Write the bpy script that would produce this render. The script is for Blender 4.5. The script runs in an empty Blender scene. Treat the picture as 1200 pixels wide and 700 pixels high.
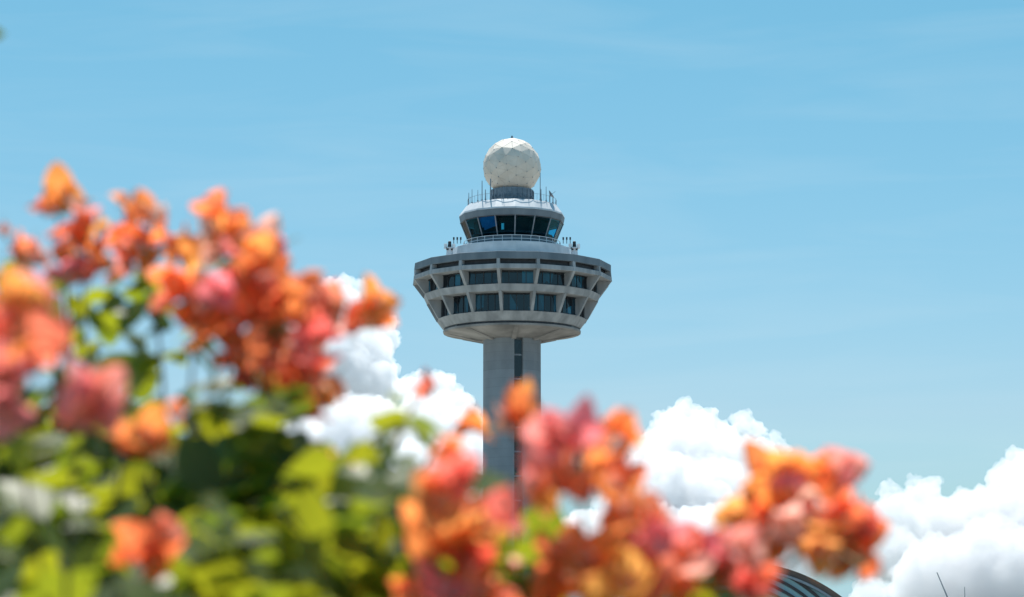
import bpy, bmesh, math, random
from mathutils import Vector, Matrix, Quaternion, noise as mnoise

R_ = math.radians
random.seed(7)
SC = bpy.context.scene
COL = SC.collection

# ------------------------------------------------------------------ camera
FPX = 1200 * 85.0 / 36.0                 # focal length in photo pixels
PITCH = math.atan((764 - 350) / FPX)
CAM = Vector((0, 0, 1.6))
cam_d = bpy.data.cameras.new('camera')
cam = bpy.data.objects.new('camera', cam_d)
COL.objects.link(cam)
SC.camera = cam
cam.location = CAM
cam.rotation_euler = (math.pi / 2 + PITCH, 0, 0)
cam_d.lens = 85
cam_d.sensor_width = 36
cam_d.clip_start = 0.05
cam_d.clip_end = 90000
cam_d.dof.use_dof = True
cam_d.dof.focus_distance = 330
cam_d.dof.aperture_fstop = 5.8

# ------------------------------------------------------------------ light
SUN_EL, SUN_AZ = 70.0, 6.0               # azimuth: degrees to the left of straight ahead
w = bpy.data.worlds.new('World')
SC.world = w
w.use_nodes = True
nt = w.node_tree
nt.nodes.clear()
sky = nt.nodes.new('ShaderNodeTexSky')
sky.sky_type = 'NISHITA'
sky.sun_disc = False
sky.sun_elevation = R_(SUN_EL)
sky.sun_rotation = R_(-SUN_AZ)
sky.altitude = 0
sky.air_density = 1.0
sky.dust_density = 0.6
sky.ozone_density = 2.0
grade = nt.nodes.new('ShaderNodeHueSaturation')
grade.inputs['Hue'].default_value = 0.488
grade.inputs['Saturation'].default_value = 1.0
grade.inputs['Value'].default_value = 1.0
bg = nt.nodes.new('ShaderNodeBackground')
bg.inputs['Strength'].default_value = 0.05
wo = nt.nodes.new('ShaderNodeOutputWorld')
nt.links.new(sky.outputs[0], grade.inputs['Color'])
sep = nt.nodes.new('ShaderNodeSeparateColor')
com = nt.nodes.new('ShaderNodeCombineColor')
nt.links.new(grade.outputs[0], sep.inputs[0])
for ch, pw, k in ((0, 1.45, 0.376), (1, 0.75, 1.38), (2, 0.80, 1.39)):   # film response: cyan-leaning blue
    m1 = nt.nodes.new('ShaderNodeMath'); m1.operation = 'POWER'; m1.inputs[1].default_value = pw
    m2 = nt.nodes.new('ShaderNodeMath'); m2.operation = 'MULTIPLY'; m2.inputs[1].default_value = k
    nt.links.new(sep.outputs[ch], m1.inputs[0])
    nt.links.new(m1.outputs[0], m2.inputs[0])
    m3 = nt.nodes.new('ShaderNodeMath'); m3.operation = 'MAXIMUM' if ch == 2 else 'MINIMUM'; m3.inputs[1].default_value = (3.5, 5.6, 6.0)[ch]
    nt.links.new(m2.outputs[0], m3.inputs[0])
    if ch == 1:
        m4 = nt.nodes.new('ShaderNodeMath'); m4.operation = 'MAXIMUM'; m4.inputs[1].default_value = 3.4
        nt.links.new(m3.outputs[0], m4.inputs[0])
        m3 = m4
    nt.links.new(m3.outputs[0], com.inputs[ch])
stc = nt.nodes.new('ShaderNodeTexCoord')       # faint streaks of high thin cloud
smp = nt.nodes.new('ShaderNodeMapping')
smp.inputs['Scale'].default_value = (3.5, 3.5, 26.0)
smp.inputs['Rotation'].default_value = (0, R_(5), 0)
snz = nt.nodes.new('ShaderNodeTexNoise')
snz.inputs['Scale'].default_value = 2.2
snz.inputs['Detail'].default_value = 7
snz.inputs['Distortion'].default_value = 0.6
smr = nt.nodes.new('ShaderNodeMapRange')
smr.inputs['From Min'].default_value = 0.45
smr.inputs['From Max'].default_value = 0.80
smr.inputs['To Max'].default_value = 0.11
smx = nt.nodes.new('ShaderNodeMix')
smx.data_type = 'RGBA'
smx.inputs[7].default_value = (6.2, 7.0, 7.3, 1)
nt.links.new(stc.outputs['Generated'], smp.inputs[0])
nt.links.new(smp.outputs[0], snz.inputs['Vector'])
nt.links.new(snz.outputs['Fac'], smr.inputs['Value'])
nt.links.new(smr.outputs[0], smx.inputs[0])
nt.links.new(com.outputs[0], smx.inputs[6])
nt.links.new(smx.outputs[2], bg.inputs['Color'])
nt.links.new(bg.outputs[0], wo.inputs['Surface'])

sun_d = bpy.data.lights.new('sun', 'SUN')
sun_d.energy = 3.7
sun_d.angle = R_(0.5)
sun_d.color = (1.0, 0.95, 0.88)
sun = bpy.data.objects.new('sun', sun_d)
COL.objects.link(sun)
sv = Vector((-math.sin(R_(SUN_AZ)) * math.cos(R_(SUN_EL)), math.cos(R_(SUN_AZ)) * math.cos(R_(SUN_EL)), math.sin(R_(SUN_EL))))
sun.rotation_euler = sv.to_track_quat('Z', 'Y').to_euler()
sun.location = (0, 0, 100)

SC.view_settings.view_transform = 'Standard'
SC.view_settings.look = 'None'
SC.view_settings.exposure = 1.33
SC.view_settings.gamma = 1.0
SC.view_settings.use_curve_mapping = False
SC.cycles.use_denoising = True
SC.cycles.max_bounces = 56
SC.cycles.diffuse_bounces = 8
SC.cycles.glossy_bounces = 4
SC.cycles.transmission_bounces = 6
SC.cycles.transparent_max_bounces = 12
SC.cycles.volume_bounces = 48
SC.cycles.sample_clamp_indirect = 8.0

# ------------------------------------------------------------------ helpers
FWD = Vector((0, math.cos(PITCH), math.sin(PITCH)))
UP = Vector((0, -math.sin(PITCH), math.cos(PITCH)))
RT = Vector((1, 0, 0))


def at(x, y, Y):
    """point of the vertical plane at distance Y that shows at photo pixel x, y"""
    d = RT * ((x - 600) / FPX) + UP * ((350 - y) / FPX) + FWD
    return CAM + d * (Y / d.y)


def tag(o, label=None, cat=None, group=None, kind=None):
    if label: o['label'] = label
    if cat: o['category'] = cat
    if group: o['group'] = group
    if kind: o['kind'] = kind
    return o


def empty(name, loc=(0, 0, 0)):
    o = bpy.data.objects.new(name, None)
    COL.objects.link(o)
    o.location = loc
    return o


def link(name, me, parent=None, loc=None):
    o = bpy.data.objects.new(name, me)
    COL.objects.link(o)
    if parent: o.parent = parent
    if loc is not None: o.location = loc
    return o


def obj(name, bm, mats, parent=None, loc=None, smooth=False, recalc=True):
    if recalc:
        bmesh.ops.recalc_face_normals(bm, faces=bm.faces)
    me = bpy.data.meshes.new(name)
    bm.to_mesh(me)
    bm.free()
    for m in (mats if isinstance(mats, (list, tuple)) else [mats]):
        me.materials.append(m)
    if smooth:
        for p in me.polygons: p.use_smooth = True
    return link(name, me, parent, loc)


def mat(name):
    m = bpy.data.materials.new(name)
    m.use_nodes = True
    n = m.node_tree
    n.nodes.clear()
    out = n.nodes.new('ShaderNodeOutputMaterial')
    return m, n, out


def noisy(name, c1, c2, scale, rough=0.7, detail=6, bump=0.0, bscale=None, stretch=None, spec=0.3):
    m, n, out = mat(name)
    p = n.nodes.new('ShaderNodeBsdfPrincipled')
    tc = n.nodes.new('ShaderNodeTexCoord')
    mp = n.nodes.new('ShaderNodeMapping')
    if stretch: mp.inputs['Scale'].default_value = stretch
    n.links.new(tc.outputs['Object'], mp.inputs['Vector'])
    nz = n.nodes.new('ShaderNodeTexNoise')
    nz.inputs['Scale'].default_value = scale
    nz.inputs['Detail'].default_value = detail
    n.links.new(mp.outputs[0], nz.inputs['Vector'])
    cr = n.nodes.new('ShaderNodeValToRGB')
    cr.color_ramp.elements[0].position = 0.32
    cr.color_ramp.elements[1].position = 0.68
    cr.color_ramp.elements[0].color = (*c1, 1)
    cr.color_ramp.elements[1].color = (*c2, 1)
    n.links.new(nz.outputs['Fac'], cr.inputs[0])
    n.links.new(cr.outputs[0], p.inputs['Base Color'])
    p.inputs['Roughness'].default_value = rough
    p.inputs['Specular IOR Level'].default_value = spec
    if bump:
        b = n.nodes.new('ShaderNodeBump')
        nz2 = n.nodes.new('ShaderNodeTexNoise')
        nz2.inputs['Scale'].default_value = bscale or scale * 4
        nz2.inputs['Detail'].default_value = 5
        n.links.new(mp.outputs[0], nz2.inputs['Vector'])
        b.inputs['Strength'].default_value = bump
        n.links.new(nz2.outputs['Fac'], b.inputs['Height'])
        n.links.new(b.outputs[0], p.inputs['Normal'])
    n.links.new(p.outputs[0], out.inputs['Surface'])
    return m


def add_box(bm, c, size, rot=None):
    M = Matrix.Translation(c) @ (rot or Matrix.Identity(4)) @ Matrix.Diagonal((*size, 1))
    bmesh.ops.create_cube(bm, size=1, matrix=M)


def add_tube(bm, pts, rad, n=6):
    """tapered tube along pts; rad a number or a list"""
    pts = [Vector(p) for p in pts]
    rads = rad if isinstance(rad, (list, tuple)) else [rad] * len(pts)
    rings = []
    for i, p in enumerate(pts):
        t = (pts[min(i + 1, len(pts) - 1)] - pts[max(i - 1, 0)]).normalized()
        a = t.orthogonal().normalized() if i == 0 else (a - t * a.dot(t)).normalized()
        b = t.cross(a)
        rings.append([bm.verts.new(p + (a * math.cos(k * 2 * math.pi / n) + b * math.sin(k * 2 * math.pi / n)) * rads[i]) for k in range(n)])
    for r0, r1 in zip(rings, rings[1:]):
        for k in range(n):
            bm.faces.new((r0[k], r0[(k + 1) % n], r1[(k + 1) % n], r1[k]))
    bm.faces.new(rings[0][::-1])
    bm.faces.new(rings[-1])


def add_ring(bm, n, rot, prof, closed=True):
    """revolve a closed profile [(radius, z)] in n flat sides; corner k lies at angle rot + k*360/n (0 faces the camera, + to the right)"""
    rows = []
    for k in range(n):
        a = rot + k * 2 * math.pi / n
        rows.append([bm.verts.new((r * math.sin(a), -r * math.cos(a), z)) for r, z in prof])
    m = len(prof)
    for k in range(n):
        A, B = rows[k], rows[(k + 1) % n]
        for j in range(m if closed else m - 1):
            j2 = (j + 1) % m
            bm.faces.new((A[j], B[j], B[j2], A[j2]))
    return rows


# ------------------------------------------------------------------ materials
M = {}
M['concrete'] = noisy('concrete', (0.160, 0.174, 0.186), (0.275, 0.293, 0.308), 0.8, 0.85, 10, 0.2, 3.0, (1, 1, 0.16))
M['fascia'] = noisy('fascia_paint', (0.075, 0.100, 0.122), (0.118, 0.146, 0.170), 0.7, 0.6, 8, 0.05, 2.0, (1, 1, 0.15))
M['white'] = noisy('white_paint', (0.34, 0.365, 0.39), (0.46, 0.48, 0.50), 0.6, 0.5, 6, 0.05, 2.0)
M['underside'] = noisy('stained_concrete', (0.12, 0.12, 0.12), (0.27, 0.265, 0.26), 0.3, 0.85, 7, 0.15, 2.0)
M['radome'] = noisy('radome_panel', (0.43, 0.39, 0.34), (0.51, 0.465, 0.41), 0.5, 0.55, 5)
M['metal'] = noisy('grey_metal', (0.10, 0.13, 0.16), (0.17, 0.20, 0.23), 2.0, 0.45)
M['dark'] = noisy('dark_metal', (0.012, 0.014, 0.017), (0.03, 0.033, 0.04), 2.0, 0.4)
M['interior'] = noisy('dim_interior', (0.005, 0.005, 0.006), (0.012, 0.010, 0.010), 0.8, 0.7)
M['rail'] = noisy('pale_rail', (0.5, 0.53, 0.56), (0.62, 0.64, 0.66), 2.0, 0.4)
M['blind'] = noisy('blue_blind', (0.012, 0.07, 0.17), (0.025, 0.12, 0.26), 1.2, 0.6)
M['paper'] = noisy('white_card', (0.8, 0.8, 0.8), (0.88, 0.88, 0.88), 2, 0.6)


def dark_glass(name, ca, cb):
    m, n, out = mat(name)
    p = n.nodes.new('ShaderNodeBsdfPrincipled')
    tc = n.nodes.new('ShaderNodeTexCoord')
    mp = n.nodes.new('ShaderNodeMapping')
    mp.inputs['Scale'].default_value = (1.0, 1.0, 0.3)
    v = n.nodes.new('ShaderNodeTexVoronoi')
    v.inputs['Scale'].default_value = 0.9
    cr = n.nodes.new('ShaderNodeValToRGB')
    cr.color_ramp.elements[0].color = (*ca, 1)
    cr.color_ramp.elements[1].color = (*cb, 1)
    cr.color_ramp.elements[0].position = 0.55
    cr.color_ramp.elements[1].position = 0.95
    n.links.new(tc.outputs['Object'], mp.inputs[0])
    n.links.new(mp.outputs[0], v.inputs['Vector'])
    n.links.new(v.outputs['Color'], cr.inputs[0])
    n.links.new(cr.outputs[0], p.inputs['Base Color'])
    p.inputs['Roughness'].default_value = 0.06
    p.inputs['IOR'].default_value = 1.5
    p.inputs['Specular IOR Level'].default_value = 0.6
    n.links.new(p.outputs[0], out.inputs['Surface'])
    return m


M['pod_glass'] = dark_glass('pod_glass_lit_patches', (0.004, 0.008, 0.012), (0.010, 0.09, 0.15))  # blue blotches paint lit interior patches into the glass colour
M['slit_glass'] = dark_glass('tinted_slit_glass', (0.006, 0.008, 0.012), (0.01, 0.018, 0.024))


def cab_glass():
    m, n, out = mat('teal_cab_glass')
    tr = n.nodes.new('ShaderNodeBsdfTransparent')
    tr.inputs['Color'].default_value = (0.36, 0.78, 0.88, 1)
    gl = n.nodes.new('ShaderNodeBsdfGlossy')
    gl.inputs['Roughness'].default_value = 0.03
    fr = n.nodes.new('ShaderNodeFresnel')
    fr.inputs['IOR'].default_value = 1.1
    mx = n.nodes.new('ShaderNodeMixShader')
    n.links.new(fr.outputs[0], mx.inputs[0])
    n.links.new(tr.outputs[0], mx.inputs[1])
    n.links.new(gl.outputs[0], mx.inputs[2])
    n.links.new(mx.outputs[0], out.inputs['Surface'])
    return m


M['cab_glass'] = cab_glass()


def bract_mat(name, col, trans, tfac=0.64):
    """thin papery bract: diffuse on the lit side, light through from behind"""
    m, n, out = mat(name)
    tc = n.nodes.new('ShaderNodeTexCoord')
    oi = n.nodes.new('ShaderNodeObjectInfo')
    nz = n.nodes.new('ShaderNodeTexNoise')
    nz.inputs['Scale'].default_value = 2.2
    nz.inputs['Detail'].default_value = 4
    n.links.new(tc.outputs['Object'], nz.inputs['Vector'])
    hv = n.nodes.new('ShaderNodeHueSaturation')
    hv2 = n.nodes.new('ShaderNodeHueSaturation')
    ma = n.nodes.new('ShaderNodeMapRange')
    ma.inputs['To Min'].default_value = 0.484
    ma.inputs['To Max'].default_value = 0.514
    n.links.new(oi.outputs['Random'], ma.inputs['Value'])
    mb = n.nodes.new('ShaderNodeMapRange')
    mb.inputs['From Min'].default_value = 0.3
    mb.inputs['From Max'].default_value = 0.7
    mb.inputs['To Min'].default_value = 0.8
    mb.inputs['To Max'].default_value = 1.12
    n.links.new(nz.outputs['Fac'], mb.inputs['Value'])
    for h, c in ((hv, col), (hv2, trans)):
        h.inputs['Color'].default_value = (*c, 1)
        n.links.new(ma.outputs[0], h.inputs['Hue'])
        n.links.new(mb.outputs[0], h.inputs['Value'])
    p = n.nodes.new('ShaderNodeBsdfPrincipled')
    p.inputs['Roughness'].default_value = 0.5
    p.inputs['Specular IOR Level'].default_value = 0.35
    n.links.new(hv.outputs[0], p.inputs['Base Color'])
    t = n.nodes.new('ShaderNodeBsdfTranslucent')
    n.links.new(hv2.outputs[0], t.inputs['Color'])
    mx = n.nodes.new('ShaderNodeMixShader')
    mx.inputs[0].default_value = tfac
    n.links.new(p.outputs[0], mx.inputs[1])
    n.links.new(t.outputs[0], mx.inputs[2])
    n.links.new(mx.outputs[0], out.inputs['Surface'])
    return m


HUES = {
    'o': bract_mat('orange_bract', (0.94, 0.285, 0.105), (0.97, 0.295, 0.085)),
    'y': bract_mat('apricot_bract', (0.95, 0.41, 0.14), (0.97, 0.41, 0.12)),
    'c': bract_mat('coral_bract', (0.94, 0.27, 0.185), (0.96, 0.26, 0.155)),
    'p': bract_mat('pink_bract', (0.93, 0.31, 0.31), (0.95, 0.28, 0.26)),
    'r': bract_mat('russet_bract', (0.88, 0.24, 0.11), (0.90, 0.23, 0.09)),
    'w': bract_mat('pale_bract', (0.93, 0.60, 0.50), (0.95, 0.52, 0.41)),  # pale blooms and tubes; also paints highlights between other flowers
}


def leaf_mat(name):
    m, n, out = mat(name)
    g = n.nodes.new('ShaderNodeNewGeometry')
    cr = n.nodes.new('ShaderNodeValToRGB')
    cr.color_ramp.elements[0].color = (0.040, 0.072, 0.022, 1)
    cr.color_ramp.elements[1].color = (0.070, 0.095, 0.016, 1)
    n.links.new(g.outputs['Random Per Island'], cr.inputs[0])
    cr2 = n.nodes.new('ShaderNodeValToRGB')
    cr2.color_ramp.elements[0].color = (0.16, 0.24, 0.015, 1)
    cr2.color_ramp.elements[1].color = (0.46, 0.46, 0.018, 1)
    n.links.new(g.outputs['Random Per Island'], cr2.inputs[0])
    p = n.nodes.new('ShaderNodeBsdfPrincipled')
    p.inputs['Roughness'].default_value = 0.45
    p.inputs['Specular IOR Level'].default_value = 0.42
    n.links.new(cr.outputs[0], p.inputs['Base Color'])
    t = n.nodes.new('ShaderNodeBsdfTranslucent')
    n.links.new(cr2.outputs[0], t.inputs['Color'])
    mx = n.nodes.new('ShaderNodeMixShader')
    mx.inputs[0].default_value = 0.45
    n.links.new(p.outputs[0], mx.inputs[1])
    n.links.new(t.outputs[0], mx.inputs[2])
    n.links.new(mx.outputs[0], out.inputs['Surface'])
    return m


M['leaf'] = leaf_mat('bougainvillea_leaf')
M['stem'] = noisy('woody_stem', (0.10, 0.075, 0.045), (0.20, 0.15, 0.09), 40, 0.7)
M['green_stem'] = noisy('green_stem', (0.10, 0.13, 0.03), (0.18, 0.18, 0.05), 40, 0.6)


def cloud_mat(name, dens, alb):
    m, n, out = mat(name)
    v = n.nodes.new('ShaderNodeVolumePrincipled')
    v.inputs['Color'].default_value = (*alb, 1)
    v.inputs['Density'].default_value = dens
    v.inputs['Anisotropy'].default_value = 0.15
    n.links.new(v.outputs[0], out.inputs['Volume'])
    return m


M['cloud'] = cloud_mat('cloud_vapour', 0.012, (0.880, 0.884, 0.892))
M['hazy_cloud'] = cloud_mat('thin_cloud_vapour', 0.008, (0.83, 0.836, 0.85))

# ------------------------------------------------------------------ ground
gm = noisy('open_ground', (0.23, 0.23, 0.19), (0.36, 0.35, 0.31), 0.02, 0.9, 8)
bm = bmesh.new()
bmesh.ops.create_circle(bm, cap_ends=True, radius=60000, segments=96)
tag(obj('ground', bm, gm), kind='structure')
bm = bmesh.new()
bmesh.ops.create_grid(bm, x_segments=2, y_segments=2, size=1, matrix=Matrix.Translation((0, 20, 0.004)) @ Matrix.Diagonal((60, 38, 1, 1)))
tag(obj('lawn', bm, noisy('lawn_grass', (0.05, 0.085, 0.02), (0.09, 0.12, 0.035), 3.0, 0.9, 8, 0.6, 40)), kind='structure')
bm = bmesh.new()
bmesh.ops.create_grid(bm, x_segments=2, y_segments=2, size=1, matrix=Matrix.Translation((0, 190, 0.008)) @ Matrix.Diagonal((500, 60, 1, 1)))
tag(obj('apron', bm, noisy('apron_concrete', (0.34, 0.33, 0.30), (0.45, 0.43, 0.40), 0.05, 0.85, 8)), kind='structure')

# ------------------------------------------------------------------ control tower
D = 330.0
SPX = (at(700, 300, D).x - at(600, 300, D).x) / 100.0      # metres per photo pixel at the tower


def zE(y):
    return at(600, y, D).z


def zN(y, r):
    return at(600, y, D - r * SPX).z


N = 16
ROT = R_(-7.7)
ROT2 = ROT + R_(11.25)
tower = empty('control_tower', (0, D, 0))
tag(tower, 'tall concrete control tower with a flared glazed pod and a white radome on top', 'control tower')


def ring_part(name, m, rot, prof, n=N, bevel=0.0):
    b = bmesh.new()
    add_ring(b, n, rot, [(r * SPX, z) for r, z in prof])
    o = obj(name, b, m, tower)
    if bevel:
        md = o.modifiers.new('bevel', 'BEVEL')
        md.width = bevel
        md.segments = 2
        md.limit_method = 'ANGLE'
    return o


# pod levels (metres)
z_roof_t = zN(294.1, 115)
z_roof_b = zN(302.8, 115)
z_beam_t = zN(308.6, 116)
z_beam_b = zN(314.3, 115)
z_w1_t = zN(316.6, 108)
z_w1_b = zN(331.6, 101)
z_mid_t = zN(332.2, 103)
z_mid_b = zN(340.7, 100)
z_w2_b = zN(363.4, 87)
z_low_t = zN(364.0, 87.5)
z_low_b = zN(375.5, 80.5)
z_rim_b = z_low_b - 0.30
z_bowl = zN(393.8, 33) - 0.2
G1, G2 = 100.5, 85.5                     # radius of the two rows of glass

ring_part('roof_fascia', M['fascia'], ROT, [(116.3, z_roof_b), (116.3, z_roof_t), (112, z_roof_t + 0.03), (112, z_roof_b)], bevel=0.06)
ring_part('roof_deck', M['white'], ROT, [(111.9, z_roof_t - 0.35), (111.9, z_roof_t - 0.10), (66, z_roof_t + 0.35), (66, z_roof_t - 0.35)])
ring_part('clerestory_wall', M['dark'], ROT, [(110, z_beam_t - 0.01), (110, z_roof_b + 0.4), (106, z_roof_b + 0.4), (106, z_beam_t - 0.01)])
ring_part('eave_beam', M['concrete'], ROT, [(117.0, z_beam_b), (117.0, z_beam_t), (101.5, z_beam_t - 0.03), (101.5, z_beam_b)], bevel=0.05)
ring_part('gallery_band', M['concrete'], ROT, [(100.8, z_mid_b), (104.5, z_mid_t), (99, z_mid_t + 0.02), (86.5, z_mid_b - 0.02)], bevel=0.05)
ring_part('sill_band', M['concrete'], ROT, [(80.8, z_low_b), (88.6, z_low_t), (84, z_low_t + 0.02), (72, z_low_b)], bevel=0.05)
ring_part('shadow_gap', M['dark'], ROT, [(79.3, z_rim_b), (79.3, z_low_b - 0.004), (70, z_low_b - 0.004), (70, z_rim_b)])
# shallow dish under the pod, with radial ribs
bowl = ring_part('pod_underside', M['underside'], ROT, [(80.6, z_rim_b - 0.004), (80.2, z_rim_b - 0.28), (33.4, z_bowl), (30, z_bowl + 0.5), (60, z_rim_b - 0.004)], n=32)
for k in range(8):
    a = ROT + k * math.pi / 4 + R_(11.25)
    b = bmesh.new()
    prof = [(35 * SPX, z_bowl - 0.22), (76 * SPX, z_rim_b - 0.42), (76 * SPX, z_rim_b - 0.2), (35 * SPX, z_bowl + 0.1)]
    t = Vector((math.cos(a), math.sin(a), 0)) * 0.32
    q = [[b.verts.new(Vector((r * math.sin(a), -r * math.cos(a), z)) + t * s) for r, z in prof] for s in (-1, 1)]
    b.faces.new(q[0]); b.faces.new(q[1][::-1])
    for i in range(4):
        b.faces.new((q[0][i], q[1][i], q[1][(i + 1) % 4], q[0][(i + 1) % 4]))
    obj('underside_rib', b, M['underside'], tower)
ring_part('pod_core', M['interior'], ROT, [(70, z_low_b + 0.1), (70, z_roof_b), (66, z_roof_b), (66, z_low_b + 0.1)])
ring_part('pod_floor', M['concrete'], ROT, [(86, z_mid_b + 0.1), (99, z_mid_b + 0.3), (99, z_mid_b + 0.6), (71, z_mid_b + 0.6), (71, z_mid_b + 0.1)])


def radial(a, r, z):
    return Vector((r * math.sin(a), -r * math.cos(a), z))


def fin(a, prof, th):
    b = bmesh.new()
    t = Vector((math.cos(a), math.sin(a), 0)) * th * 0.5
    q = [[b.verts.new(radial(a, r * SPX, z) + t * s) for r, z in prof] for s in (-1, 1)]
    m = len(prof)
    b.faces.new(q[0]); b.faces.new(q[1][::-1])
    for i in range(m):
        b.faces.new((q[0][i], q[1][i], q[1][(i + 1) % m], q[0][(i + 1) % m]))
    o = obj('fin', b, M['concrete'], tower)
    return o


def pane(a0, a1, r0, z0, r1, z1, th, m, name, mull=(0.5,), frame=0.10):
    """one framed window between two corners; glass set behind the mullions"""
    b = bmesh.new()
    A0, B0, A1, B1 = radial(a0, r0 * SPX, z0), radial(a1, r0 * SPX, z0), radial(a0, r1 * SPX, z1), radial(a1, r1 * SPX, z1)
    nrm = (B0 - A0).cross(A1 - A0).normalized()
    vs = [b.verts.new(p) for p in (A0, B0, B1, A1)]
    vs2 = [b.verts.new(p - nrm * th) for p in (A0, B0, B1, A1)]
    b.faces.new(vs); b.faces.new(vs2[::-1])
    for i in range(4):
        b.faces.new((vs[i], vs2[i], vs2[(i + 1) % 4], vs[(i + 1) % 4]))
    w_ = obj(name, b, m, tower)
    fb = bmesh.new()
    def bar(p, q, wd):
        d = (q - p)
        z = d.normalized()
        x = nrm
        y = z.cross(x)
        rot = Matrix((x, y, z)).transposed().to_4x4()
        add_box(fb, (p + q) / 2 + nrm * 0.03, (0.12, wd, d.length), rot)
    for f in mull:
        bar(A0.lerp(B0, f) + (A1 - A0) * 0.03, A1.lerp(B1, f) - (A1 - A0) * 0.03, frame * 0.6)
    bar(A0.lerp(B0, 0.02) + Vector((0, 0, 0.08)), B0.lerp(A0, 0.02) + Vector((0, 0, 0.08)), frame)
    bar(A1.lerp(B1, 0.02) - Vector((0, 0, 0.08)), B1.lerp(A1, 0.02) - Vector((0, 0, 0.08)), frame)
    obj('frame', fb, M['dark'], w_)
    return w_


for k in range(N):
    a = ROT + k * 2 * math.pi / N
    a2 = a + 2 * math.pi / N
    fin(a, [(117.3, z_beam_b), (116.2, z_roof_b + 0.01), (109, z_roof_b + 0.01), (109, z_beam_b)], 0.42)
    fin(a, [(105.0, z_mid_t), (116.9, z_beam_b + 0.01), (G1 - 1, z_beam_b + 0.01), (G1 - 1, z_mid_t)], 0.40)
    fin(a, [(89.0, z_low_t), (101.0, z_mid_b), (G2 - 1, z_mid_b), (G2 - 1, z_low_t)], 0.40)
    pane(a, a2, G1, z_mid_t, G1, z_beam_b + 0.0, 0.06, M['pod_glass'], 'window', (0.25, 0.5, 0.75), 0.12)
    pane(a, a2, G2, z_low_t, G2, z_mid_b, 0.06, M['pod_glass'], 'window', (0.25, 0.5, 0.75), 0.12)

# terrace drum on the pod roof
z_dr_t = zN(283.5, 60)
z_dr_b = z_roof_t - 0.05
ring_part('terrace_drum', M['white'], ROT2, [(73, z_dr_b), (70, z_dr_t), (50, z_dr_t + 0.05), (50, z_dr_b)], bevel=0.05)
ring_part('terrace_kerb', M['white'], ROT2, [(78, z_roof_t - 0.05), (78, z_roof_t + 0.62), (73.6, z_roof_t + 0.66), (73.6, z_roof_t - 0.05)], bevel=0.05)

# cab
z_cb = zE(284.6)
z_ct = zE(262.0)
z_cf_b = z_ct - 0.06
z_cf_t = zE(255.0)
z_cr = zE(242.8)
ring_part('cab_plinth', M['fascia'], ROT2, [(51.2, z_dr_t - 0.02), (51.2, z_cb), (46, z_cb), (46, z_dr_t - 0.02)])
for k in range(N):
    a = ROT2 + k * 2 * math.pi / N
    a2 = a + 2 * math.pi / N
    w_ = pane(a, a2, 51, z_cb, 60.4, z_ct, 0.05, M['cab_glass'], 'cab_window', (), 0.10)
    b = bmesh.new()
    add_tube(b, [radial(a, 51.0 * SPX, z_cb), radial(a, 60.5 * SPX, z_ct)], 0.085, 6)
    obj('mullion', b, M['metal'], tower)
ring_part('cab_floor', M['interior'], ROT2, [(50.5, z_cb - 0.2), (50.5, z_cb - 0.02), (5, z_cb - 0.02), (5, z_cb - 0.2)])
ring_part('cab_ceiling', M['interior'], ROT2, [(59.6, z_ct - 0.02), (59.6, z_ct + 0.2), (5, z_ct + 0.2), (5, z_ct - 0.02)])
ring_part('cab_dark_drum', M['interior'], ROT2, [(41, z_cb - 0.01), (45, z_ct - 0.03), (40, z_ct - 0.03), (36, z_cb - 0.01)])  # dark drum added inside so the middle panes show dark
b = bmesh.new()
for a0, a1, f0, f1 in ((-41, -19, 0.30, 0.97),):
    rr0 = 49.0 + (58.6 - 49.0) * f0
    rr1 = 49.0 + (58.6 - 49.0) * f1
    za, zb = z_cb + (z_ct - z_cb) * f0, z_cb + (z_ct - z_cb) * f1
    S = 6
    for i in range(S):
        u0 = R_(a0 + (a1 - a0) * i / S)
        u1 = R_(a0 + (a1 - a0) * (i + 1) / S)
        lo = za + (0.5 if i < 1 else 0.0) + 0.10 * i
        vs = [b.verts.new(p) for p in (radial(u0, rr0 * SPX, lo), radial(u1, rr0 * SPX, lo + 0.1), radial(u1, rr1 * SPX, zb), radial(u0, rr1 * SPX, zb))]
        b.faces.new(vs)
bl = obj('sun_blind', b, M['blind'], tower)
sm_ = bl.modifiers.new('solid', 'SOLIDIFY'); sm_.thickness = 0.03
b = bmesh.new()
pc = radial(R_(-12), 51.5 * SPX, z_cb + 1.25)
add_box(b, pc, (0.36, 0.05, 0.85), Matrix.Rotation(R_(-12), 4, 'Z'))
obj('white_paper', b, M['paper'], tower)  # small white sheet of paper behind the glass
b = bmesh.new()                                # desk line inside the glass
add_ring(b, N, ROT2, [(r * SPX, z) for r, z in [(49, z_cb + 0.55), (49, z_cb + 0.75), (44.5, z_cb + 0.75), (44.5, z_cb + 0.55)]])
obj('console_desk', b, M['dark'], tower)
ring_part('cab_fascia', M['fascia'], ROT2, [(60.6, z_cf_b), (62.2, z_cf_t), (55, z_cf_t), (55, z_cf_b)], bevel=0.05)
ring_part('cab_roof', M['white'], ROT2, [(62.2, z_cf_t + 0.004), (61.6, z_cf_t + 0.25), (54, z_cr), (5, z_cr + 0.1), (5, z_cf_t + 0.004)], bevel=0.04)
# walkway rail around the cab
b = bmesh.new()
for zz in (0.55, 1.0):
    add_ring(b, 32, 0, [(57 * SPX, z_dr_t + zz), (57 * SPX, z_dr_t + zz + 0.07), (56.4 * SPX, z_dr_t + zz + 0.07), (56.4 * SPX, z_dr_t + zz)])
for k in range(32):
    a = k * 2 * math.pi / 32
    add_tube(b, [radial(a, 56.7 * SPX, z_dr_t), radial(a, 56.7 * SPX, z_dr_t + 1.0)], 0.04, 5)
obj('walkway_rail', b, M['rail'], tower)
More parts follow.
